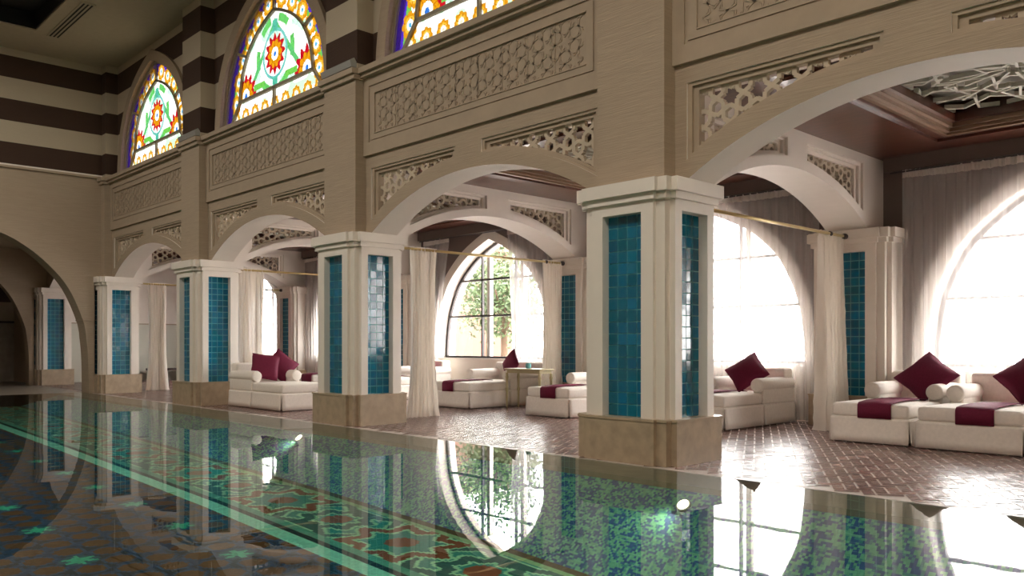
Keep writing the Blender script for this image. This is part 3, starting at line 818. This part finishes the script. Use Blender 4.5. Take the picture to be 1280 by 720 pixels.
# light bars lying on the ledge in front of the pilasters
first = None
for i, lab in ((3, 'slim grey light bar on the ledge between the two farthest stained windows'), (2, 'slim grey light bar on the ledge right of the middle stained window'), (1, 'slim grey light bar on the ledge above the near pillar')):
    if first: clone(first, (PX[i], 6.76, 5.25), lab); continue
    t = thing('light_bar', (PX[i], 6.76, 5.25), lab, 'light fixture', 'light bars on the ledge')
    w = MB(); w.ext([[(-.05, .03), (.04, .03), (.05, .10), (.0, .17), (-.07, .12)]], 'X', -.42, .42, 'steel'); w.build('casing', t)
    for x in (-.3, .3): MB().box(x - .02, x + .02, -.03, .03, 0, .03, 'steel').build('bracket', t)
    first = t

# ------------------------------------------------------------------ lounge windows
LW = prof_w(LOW); first = None
def lounge_window(t):
    w = MB(); P = mirror_profile(LOW, 0)
    for a, b in zip(P, P[1:]):
        n = Vector((-(b[1] - a[1]), 0, b[0] - a[0])).normalized() * -.03
        w.bar((a[0] - n.x * -1, 0, a[1] + n.z), (b[0] - n.x * -1, 0, b[1] + n.z), .07, .06, (0, 1, 0), 'dark')
    w.bar((-1.86, 0, .90), (1.86, 0, .90), .05, .06, (0, 1, 0), 'dark')
    for z in (1.84, 2.66):
        h = float(LW(z)); w.bar((-h, 0, z), (h, 0, z), .045, .06, (0, 1, 0), 'dark')
    for x in (-.55, .55):
        zt = float(np.interp(x if x > 0 else -x, [p[0] for p in reversed(LOW)], [p[1] for p in reversed(LOW)]))
        w.bar((x, 0, .88), (x, 0, zt), .045, .06, (0, 1, 0), 'dark')
        w.box(x + .03, x + .13, .10, .2, .88, zt - .1, 'white')
    w.build('window_frame', t)
    w = MB(); w.quad([(a, 0, b) for a, b in P], 'pane'); w.build('pane', t, fix=False)
for i in range(5):  # the last bay's window is added to light the far lounge wall
    t = bpy.data.objects.new('window_%d' % (i + 5), None); COL.objects.link(t); struct(t); t.location = (BAY[i], YW + .3, 0)
    if first is None: lounge_window(t); first = t
    else:
        for ch in list(first.children): o = ch.copy(); COL.objects.link(o); o.parent = t

# ------------------------------------------------------------------ sheers along the windows
def sheer(label, xa, xb, ta, tb, wave, amp, seed, group='sheer window curtains'):
    """curtain from xa..xb at the floor and ta..tb at the rail"""
    rr = random.Random(seed); Yc = YW - .14; zt = ZC - .27
    nu = int(abs(xb - xa) / wave * 9) + 40; nv = 22; w = MB()
    ph = [rr.uniform(0, 6.28) for _ in range(4)]
    vs = []
    cum = 0; us = []
    for i in range(nu + 1): us.append(i / nu)
    for j in range(nv + 1):
        t = j / nv; z = .02 + (zt - .02) * t
        a = xa + (ta - xa) * t ** 1.5; b = xb + (tb - xb) * t ** 1.5
        for i in range(nu + 1):
            u = us[i]; k = (xb - xa) / wave * 2 * PI
            q = k * u + .9 * math.sin(5 * u + ph[0]) + .25 * math.sin(3 * t + ph[1] + 7 * u)
            fold = math.sin(q) * (.75 + .25 * math.sin(11 * u + ph[2])) + .3 * math.sin(2.3 * q + ph[3])
            A = amp * (1 - .35 * t)
            vs.append((a + (b - a) * u + .25 * A * math.cos(q), Yc + A * fold, z))
    n = len(w.v); w.v += vs
    for j in range(nv):
        for i in range(nu):
            p = n + j * (nu + 1) + i; w.f.append((p, p + 1, p + nu + 2, p + nu + 1)); w.mi.append(w.m('sheer')); w.c.append((1, 1, 1))
    t_ = thing('sheer_curtain', ((xa + xb) / 2, Yc, 0), label, 'curtain', group)
    w.v = [(x - (xa + xb) / 2, y - Yc, z) for x, y, z in w.v]
    w.build('veil', t_, smooth=True, fix=False)
    w = MB(); top = [vs[nv * (nu + 1) + i] for i in range(nu + 1)]
    vv = []
    for i, p in enumerate(top):
        g = .014 * math.sin(i * 1.9 + seed); s_ = .02 * math.sin(p[0] * 2.1)
        for dz in (-.055, .055): vv.append((p[0] - (xa + xb) / 2, p[1] - Yc + g - .012, p[2] + dz + s_))
    w.v = vv
    for i in range(nu): w.f.append((2 * i, 2 * i + 2, 2 * i + 3, 2 * i + 1)); w.mi.append(w.m('drape')); w.c.append((1, 1, 1))
    w.build('ruffled_header', t_, smooth=True, fix=False, label='white ruffled header')
    return t_
c = BAY
sheer('long grey-white sheer curtain over the right-edge window', c[0] - 2.15, c[0] + 2.3, c[0] - 2.15, c[0] + 2.3, .14, .045, 1)
sheer('grey-white sheer curtain over the window just right of the near pillar', c[1] - 2.2, c[1] + 2.15, c[1] - 2.2, c[1] + 2.15, .135, .045, 2)
sheer('sheer curtain drawn over the right half of the open arched window', c[2] + .9, c[2] + 2.2, c[2] + .72, c[2] + 2.2, .13, .03, 3)
sheer('sheer curtain gathered left of the open arched window', c[2] - 2.2, c[2] - 1.75, c[2] - 2.2, c[2] - 1.25, .085, .04, 4)
sheer('sheer curtain over the farthest lounge window', c[3] - 2.2, c[3] + 2.2, c[3] - 2.2, c[3] + 2.2, .14, .04, 5)
sheer('sheer curtain glimpsed far back behind the third pillar curtain', c[4] - 2.2, c[4] + 2.1, c[4] - 2.2, c[4] + 2.1, .14, .04, 6)
first = None
for i in range(4):
    lab = ['black curtain rail above the right-edge window', 'black curtain rail above the window right of the near pillar', 'black curtain rail above the open arched window', 'black curtain rail above the farthest lounge window'][i]
    if first: clone(first, (BAY[i], YW - .17, ZC - .23), lab)
    else:
        w = MB(); w.tube([(-2.3, 0, 0), (2.3, 0, 0)], .012, 'dark', 8)
        first = w.build('curtain_rail', None, fix=True); first.location = (BAY[i], YW - .17, ZC - .23); tag(first, lab, 'curtain rail', 'window curtain rails')

# gathered white curtains hung from the cross rods
def gathered(label, X, ya, yb, seed, flare=.08, tie=.0, lean=0, wide=1):
    rr = random.Random(seed); zt = 2.70; nu, nv = 150, 34; w = MB(); folds = 8
    ph = [rr.uniform(0, 6.28) for _ in range(5)]; yc = (ya + yb) / 2
    vs = []
    for j in range(nv + 1):
        t = j / nv; z = .004 + (zt - .004) * t
        hw = (yb - ya) / 2 * (1 - .10 * math.sin(PI * t)) * (1 + flare * max(0, (.35 - t)) * 6)
        if j == 0: hw *= 1.06
        for i in range(nu + 1):
            u = i / nu; q = 2 * PI * folds * u + .8 * math.sin(4 * u + ph[0]) + .7 * math.sin(2.2 * t + ph[1]) * math.sin(6 * u + ph[4])
            A = wide * (.05 + .035 * (1 - t)) * (.7 + .3 * math.sin(9 * u + ph[2]))
            y = yc + hw * (2 * u - 1) + .018 * math.cos(q) + lean * (1 - t)
            x = A * math.sin(q) + .015 * math.sin(2.7 * q + 5 * t + ph[3]) + .012 * rr.uniform(-1, 1) * (1 - t)
            vs.append((x, y - yc, z))
    w.v = vs
    for j in range(nv):
        for i in range(nu):
            p = j * (nu + 1) + i; w.f.append((p, p + 1, p + nu + 2, p + nu + 1)); w.mi.append(w.m('drape')); w.c.append((1, 1, 1))
    t_ = thing('gathered_curtain', (X, yc, 0), label, 'curtain', 'gathered white curtains on the cross rods')
    w.build('drape', t_, smooth=True, fix=False)
    w = MB(); vv = []
    for i in range(nu + 1):
        x, y, z = vs[nv * (nu + 1) + i]
        vv += [(x * .8, y, zt - .01), (x * .35, y, zt + .085)]
    w.v = vv
    for i in range(nu): w.f.append((2 * i, 2 * i + 2, 2 * i + 3, 2 * i + 1)); w.mi.append(w.m('drape')); w.c.append((1, 1, 1))
    w.build('heading', t_, smooth=True, fix=False)
gathered('gathered white curtain at the back, right of the near pillar, by the wall pillar', PX[1] - .04, 11.02, 11.64, 11, .05, wide=1.7)
gathered('white curtain edge peeking out just behind the near pillar', PX[1] - .1, 7.80, 8.05, 12)
gathered('gathered white curtain beside the middle pillar, touching the floor', PX[2], 8.08, 8.62, 13, .11)
gathered('gathered white curtain right of the open arched window', PX[2], 11.15, 11.68, 14, .04)
gathered('gathered white curtain beside the third pillar, behind the maroon cushions', PX[3], 7.74, 8.36, 15)
gathered('gathered white curtain at the back wall pillar, seen beyond the maroon cushions', PX[3], 11.0, 11.6, 16)
gathered('gathered white curtain beside the farthest pillar, puddled on the floor', PX[4], 7.95, 8.42, 17, .09)
first = None
for i in range(1, 5):
    lab = 'slim brass curtain rod spanning the ' + TN[i]
    if first: clone(first, (PX[i], TC, 2.745), lab); continue
    t = thing('curtain_rod', (PX[i], TC, 2.745), lab, 'curtain rod', 'brass rods under the cross arches')
    w = MB(); w.tube([(0, -2.14, 0), (0, 1.9, 0)], .021, 'brass', 14); w.build('pole', t, smooth=True)
    w = MB(); w.tube([(0, 1.48, 0), (0, 1.53, 0)], .032, 'dark', 16); w.build('collar', t)
    w = MB(); w.tube([(0, 1.9, 0), (0, 1.94, 0), (0, 1.98, 0), (0, 2.0, 0)], .03, 'dark', 14, [.02, .042, .042, .02]); w.build('finial', t)
    first = t

# ------------------------------------------------------------------ chaises
def chaise(loc, W, L, label, rz=0, armh=.58, group='cream chaises longues'):
    """local frame: foot end faces -y at y=0, head at y=L, x centred"""
    t = thing('chaise_longue', loc, label, 'chaise longue', group, rz)
    h = W / 2; al = .95 if L > 1.7 else .8; ya = L - al
    MB().box(-h + .03, h - .03, .03, L - .02, .03, .29, 'fabric').build('base', t)
    def skirt(pts, nrm):
        w = MB(); (x0, y0), (x1, y1) = pts; n = max(8, int(math.hypot(x1 - x0, y1 - y0) * 14)); vs = []
        for j, z in enumerate((.012, .1, .2, .285, .30)):
            fl = .022 * (1 - z / .3) ** 1.3
            for i in range(n + 1):
                u = i / n; rip = .004 * math.sin(i * 1.7 + z * 9) * (1 - z / .3)
                vs.append((x0 + (x1 - x0) * u + nrm[0] * (fl + rip), y0 + (y1 - y0) * u + nrm[1] * (fl + rip), z))
        w.v = vs
        for j in range(4):
            for i in range(n):
                p = j * (n + 1) + i; w.f.append((p, p + 1, p + n + 2, p + n + 1)); w.mi.append(w.m('fabric')); w.c.append((1, 1, 1))
        o = w.build('skirt', t, fix=False, smooth=True)
        md = o.modifiers.new('thick', 'SOLIDIFY'); md.thickness = .012; md.offset = 0
    g = .006
    skirt(((-h + g, 0), (h - g, 0)), (0, -1)); 
    for s in (-1, 1):
        skirt(((s * h, g), (s * h, ya - g)), (s, 0)); skirt(((s * h, ya + g), (s * h, L - g)), (s, 0))
    skirt(((-h + g, L), (h - g, L)), (0, 1))
    rbox('frame_rail', -h, h, .0, L, .275, .315, .012, 'fabric', t)
    aw = .20 if W > .8 else .17
    # seat cushion: full width at the foot, between the arms at the head
    rbox('seat_cushion', -h + .012, h - .012, .005, ya - .01, .315, .475, .035, 'fabric', t, puff=.02)
    rbox('seat_cushion', -h + aw, h - aw, ya - .01, L - .24, .315, .475, .03, 'fabric', t)
    for s in (-1, 1):
        p = MB()
        x0, x1 = sorted((s * (h - aw + .03), s * h))
        a = rbox('arm', x0, x1, ya, L - .02, .315, armh, .02, 'fabric', t)
        w = MB(); r = .105; cx = s * (h - .085); zc = armh + .01
        w.tube([(cx, ya - .05, zc), (cx, ya - .045, zc), (cx, ya - .02, zc), (cx, (ya + L) / 2, zc), (cx, L - .05, zc), (cx, L - .02, zc)], r, 'fabric', 26, [r * .80, r * .95, r, r * 1.01, r, r * .9])
        w.v = [(x, y, z) for x, y, z in w.v]
        o = w.build('roll', a, smooth=True)
    rbox('backrest', -h + .03, h - .03, L - .26, L, .315, .83, .05, 'fabric', t)
    return t
def throw(loc, x0, x1, L, label, rz=0, drop=.17, head=None):
    w = MB(); pts = [(-.012, .315 + .16 - drop), (-.016, .40), (-.012, .462), (.02, .487)]
    n = 10
    for i in range(1, n + 1): y = .02 + (L - .02) * i / n; pts.append((y, .484 + .022 * max(0, 1 - ((y / L) * 2 - 1) ** 4)))
    vs = []
    for y, z in pts: vs += [(x0, y, z + .002 * math.sin(y * 30)), ((x0 + x1) / 2, y, z + .003), (x1, y, z + .002 * math.cos(y * 25))]
    w.v = vs
    for i in range(len(pts) - 1):
        for j in (0, 1):
            p = 3 * i + j; w.f.append((p, p + 1, p + 4, p + 3)); w.mi.append(w.m('burg')); w.c.append((1, 1, 1))
    o = w.build('throw', None, fix=False, smooth=True); md = o.modifiers.new('thick', 'SOLIDIFY'); md.thickness = .008; md.offset = 1
    o.location = loc; o.rotation_euler = (0, 0, rz); return tag(o, label, 'throw', 'burgundy runner throws')
def cushion(loc, s, label, yaw=0, lean=.35, roll=PI / 4, thick=.085):
    n = 14; w = MB()
    for side in (1, -1):
        b = len(w.v)
        for i in range(n + 1):
            for j in range(n + 1):
                u, v = 2 * i / n - 1, 2 * j / n - 1
                k = 1 - .07 * (1 - abs(u * v)) * max(abs(u), abs(v)) ** 3
                t = thick * ((1 - u * u) * (1 - v * v)) ** .42 + .004
                w.v.append((u * s / 2 * k, side * t, v * s / 2 * k))
        for i in range(n):
            for j in range(n):
                p = b + i * (n + 1) + j; w.f.append((p, p + 1, p + n + 2, p + n + 1)); w.mi.append(w.m('burg')); w.c.append((1, 1, 1))
    me_root = thing('cushion', loc, label, 'cushion', 'burgundy cushions', 0)
    me_root.rotation_euler = Matrix.Rotation(yaw, 3, 'Z').to_euler() if False else (Matrix.Rotation(yaw, 3, 'Z') @ Matrix.Rotation(-lean, 3, 'X') @ Matrix.Rotation(roll, 3, 'Y')).to_euler()
    w.build('cover', me_root, smooth=True)
    w = MB(); k = lambda u: s / 2 * (1 - .07 * (abs(u) < 1))
    P = []
    m = 10; seq = [(-1 + 2 * i / m, -1) for i in range(m)] + [(1, -1 + 2 * i / m) for i in range(m)] + [(1 - 2 * i / m, 1) for i in range(m)] + [(-1, 1 - 2 * i / m) for i in range(m)] + [(-1, -1)]
    for u, v in seq:
        kk = 1 - .07 * (1 - abs(u * v)) * max(abs(u), abs(v)) ** 3
        P.append((u * s / 2 * kk, 0, v * s / 2 * kk))
    w.tube(P, .008, 'burg', 8); w.build('piping', me_root, smooth=True)
    return me_root
# right bay pair
chaise((-4.31, 10.04, 0), .95, 2.0, 'cream chaise at the right edge, left one of the joined pair under the big window')
chaise((-3.20, 10.0, 0), 1.10, 2.0, 'cream chaise at the right edge, right one of the joined pair under the big window')
throw((-4.31, 10.04, 0), -.13, .27, 1.15, 'burgundy throw on the left chaise of the right-edge pair')
throw((-3.20, 10.0, 0), -.12, .27, 1.15, 'burgundy throw on the right chaise of the right-edge pair')
cushion((-4.13, 11.36, .775), .56, 'plum cushion balanced on its corner, on the left chaise of the right-edge pair', .05, .62, PI / 4 - .08)
cushion((-2.96, 11.36, .80), .55, 'plum cushion cut by the right picture edge', -.05, .6)
# bay 1
chaise((-6.78, 10.04, 0), .95, 2.0, 'cream chaise just right of the near pillar')
throw((-6.78, 10.04, 0), -.25, .15, 1.15, 'burgundy throw on the chaise just right of the near pillar')
cushion((-6.74, 11.36, .77), .52, 'plum cushion on the chaise just right of the near pillar', .1, .6, PI / 4 + .08)
chaise((-9.57, 9.90, 0), .98, 2.0, 'cream chaise partly hidden left of the near pillar')
throw((-9.57, 9.90, 0), -.14, .20, 1.0, 'burgundy throw on the chaise partly hidden left of the near pillar')
# bay 2
chaise((-12.27, 9.99, 0), 1.24, 2.0, 'wide cream chaise in front of the open arched window')
throw((-12.27, 9.99, 0), -.15, .17, 1.0, 'burgundy throw on the wide chaise in front of the open window')
cushion((-12.05, 11.42, .80), .46, 'plum cushion on the wide chaise in front of the open window', -.25, .25)
chaise((-15.1, 10.0, 0), 1.0, 2.0, 'cream chaise half hidden by the white curtain beside the middle pillar')
cushion((-15.0, 11.45, .76), .44, 'red cushion peeking out beside the white curtain left of the open window', -.3, .3, .3)
throw((-15.1, 10.0, 0), -.15, .2, 1.0, 'burgundy throw on the chaise half hidden by the white curtain')
# pool-side chaise turned sideways, head to the left
ch = chaise((-13.50, 7.70, 0), 1.0, 2.1, 'cream chaise turned sideways at the pool edge between second and third pillars', PI / 2)
cushion((-14.80, 7.55, .76), .50, 'maroon square cushion in front, on the sideways pool-edge chaise', 1.15, .35, .12)
cushion((-14.98, 7.98, .77), .50, 'maroon cushion tucked behind the front one on the sideways chaise', 1.3, .3, .7)
# bay 3, far
chaise((-16.9 - .9, 10.0, 0), 1.1, 2.0, 'cream chaise far back behind the maroon cushions')
throw((-16.9 - .9, 10.0, 0), .05, .5, 1.0, 'purple runner throw on the chaise far back behind the maroon cushions')
cushion((-17.4, 11.45, .78), .46, 'red cushion far back beside the middle pillar', .2, .3)

# side table with a tea light glass
t = thing('side_table', (-10.97, 10.86, 0), 'small ivory side table between two chaises by the open window', 'side table')
rbox('table_top', -.47, .47, -.19, .19, .715, .745, .01, 'ivory', t)
MB().box(-.43, .43, -.15, .15, .66, .715, 'ivory').build('apron', t)
for x in (-.43, .43):
    for y in (-.15, .15):
        w = MB(); zz = [0, .05, .10, .3, .33, .36, .39, .55, .58, .61, .66]; rr_ = [.016, .016, .02, .022, .032, .032, .022, .026, .034, .026, .026]
        w.tube([(x, y, z) for z in zz], .02, 'ivory', 12, rr_); w.build('leg', t, smooth=True)
t = thing('tealight_holder', (-11.0, 10.88, .745), 'little clear glass tea light holder on the ivory side table', 'candle holder')
w = MB(); w.tube([(0, 0, 0), (0, 0, .01), (0, 0, .05), (0, 0, .09), (0, 0, .1)], .04, 'grout', 18, [.03, .045, .055, .045, .04]); w.build('glass', t, smooth=True)
w = MB(); w.tube([(0, 0, .1), (0, 0, .105)], .03, 'mortar', 14); w.build('candle', t)
# bench far back
t = thing('bench', (-27.9, 10.9, 0), 'dark wooden bench far back beyond the farthest arch', 'bench')
rbox('seat', -.3, .3, -.75, .9, .33, .40, .01, 'darkwood', t)
for y in (-.6, .6):
    w = MB(); w.ext([[(-.26, 0), (-.20, 0), (-.1, .2), (0, .26), (.1, .2), (.2, 0), (.26, 0), (.22, .33), (-.22, .33)]], 'Y', y - .06, y + .06, 'darkwood'); w.build('leg', t)

# ------------------------------------------------------------------ outside
w = MB(); w.quad([(-60, YW + .6, -.3), (30, YW + .6, -.3), (30, 70, -.3), (-60, 70, -.3)], 'grass'); struct(w.build('ground', fix=False))
def tree(x, y, h, label, seed, col=(96, 140, 66)):
    rr = random.Random(seed); t = thing('tree', (x, y, -.3), label, 'tree', 'trees outside the windows')
    w = MB(); w.tube([(0, 0, 0), (.06, 0, h * .3), (-.04, .05, h * .55), (0, 0, h * .75)], .12, 'bark', 10, [.16, .12, .09, .04])
    for k in range(7):
        a = rr.uniform(0, 6.28); w.tube([(0, 0, h * .4 + k * .12), (math.cos(a) * h * .2, math.sin(a) * h * .2, h * .65 + k * .1)], .03, 'bark', 6)
    w.build('trunk', t, smooth=True)
    w = MB(); g = lin(col)
    for k in range(3200):
        d = Vector((rr.gauss(0, 1), rr.gauss(0, 1), rr.gauss(0, .8))); d.normalize(); r_ = rr.random() ** .4
        p = Vector((0, 0, h * .68)) + Vector((d.x * h * .30, d.y * h * .30, d.z * h * .34)) * r_ * (1 + .3 * math.sin(5 * d.x + seed) * math.cos(4 * d.z))
        a = Vector((rr.gauss(0, 1), rr.gauss(0, 1), rr.gauss(0, 1))).normalized(); b = a.cross(Vector((rr.gauss(0, 1), rr.gauss(0, 1), 1))).normalized()
        s = rr.uniform(.05, .11); f = rr.uniform(.6, 1.4)
        w.quad([p - a * s, p + b * s * .5, p + a * s, p - b * s * .5], 'leaf', tuple(v * f for v in g))
    w.build('crown', t, fix=False, paint=True)
tree(-22.3, 20.0, 5.8, 'pale green leafy tree outside, centre of the open arched window', 1, (62, 78, 44))
tree(-18.9, 17.6, 4.2, 'small leafy tree outside, right part of the open arched window', 2, (66, 82, 48))
t = thing('building', (-33, 24, -.3), 'pale salmon building outside the open arched window', 'building')
w = MB(); w.box(-5, 1.5, 0, 6, 0, 6.2, 'salmon'); w.build('wall', t)
w = MB(); w.box(-5.3, 1.8, -.3, 6.3, 6.2, 6.5, 'salmon'); w.build('roof', t)
for x in (-3.8, -1.6): MB().box(x, x + 1, -.03, .1, 3.2, 5, 'dark').build('window', t)

# ------------------------------------------------------------------ light
wd = bpy.data.worlds.new('sky'); SC.world = wd; wd.use_nodes = True
bg = wd.node_tree.nodes['Background']; bg.inputs[0].default_value = (1, .97, .955, 1); bg.inputs[1].default_value = 26.0
def area(name, loc, rot, sx, sy, power, color=(1, 1, 1), portal=False, spread=PI):
    l = bpy.data.lights.new(name, 'AREA'); l.shape = 'RECTANGLE'; l.size = sx; l.size_y = sy; l.energy = power; l.color = color; l.spread = spread
    if portal: l.cycles.is_portal = True
    o = bpy.data.objects.new(name, l); COL.objects.link(o); o.location = loc; o.rotation_euler = rot; return o
area('window_daylight', (BAY[4], YW + .7, 2.2), (-PI / 2, 0, 0), 3.9, 2.9, 1, portal=True)  # sky portal for the window added in the last bay
for i in range(4):
    area('window_daylight', (BAY[i], YW + .7, 2.2), (-PI / 2, 0, 0), 3.9, 2.9, 1, portal=True)
    area('window_daylight', (BAY[i], U1 + .1, 6.4), (-PI / 2, 0, 0), 4.1, 2.6, 1, portal=True)
# unseen area lights added under the ceiling to brighten the hall
for x in (-18, -11, -4, 3):
    area('hall_fill_light', (x, .8, 7.95), (0, 0, 0), 2.4, 2.4, 250, (1, .91, .80))

# ------------------------------------------------------------------ camera
F, VX, HY, CH = 1040., -349., 430., 1.2
th = math.atan((640 - VX) / F)
cam = bpy.data.cameras.new('camera'); co = bpy.data.objects.new('camera', cam); COL.objects.link(co)
cam.sensor_width = 36; cam.lens = F / 1280 * 36; cam.shift_y = (HY - 360) / 1280
co.location = (0, 0, CH); d = Vector((-math.cos(th), math.sin(th), 0)); co.rotation_euler = d.to_track_quat('-Z', 'Y').to_euler()
SC.camera = co
SC.view_settings.view_transform = 'Standard'; SC.view_settings.look = 'None'; SC.view_settings.gamma = 1; SC.view_settings.exposure = 0
SC.view_settings.use_curve_mapping = False
SC.cycles.use_denoising = True; SC.cycles.max_bounces = 10; SC.cycles.diffuse_bounces = 5; SC.cycles.transparent_max_bounces = 16
SC.cycles.sample_clamp_indirect = 12; SC.cycles.caustics_reflective = False; SC.cycles.caustics_refractive = False
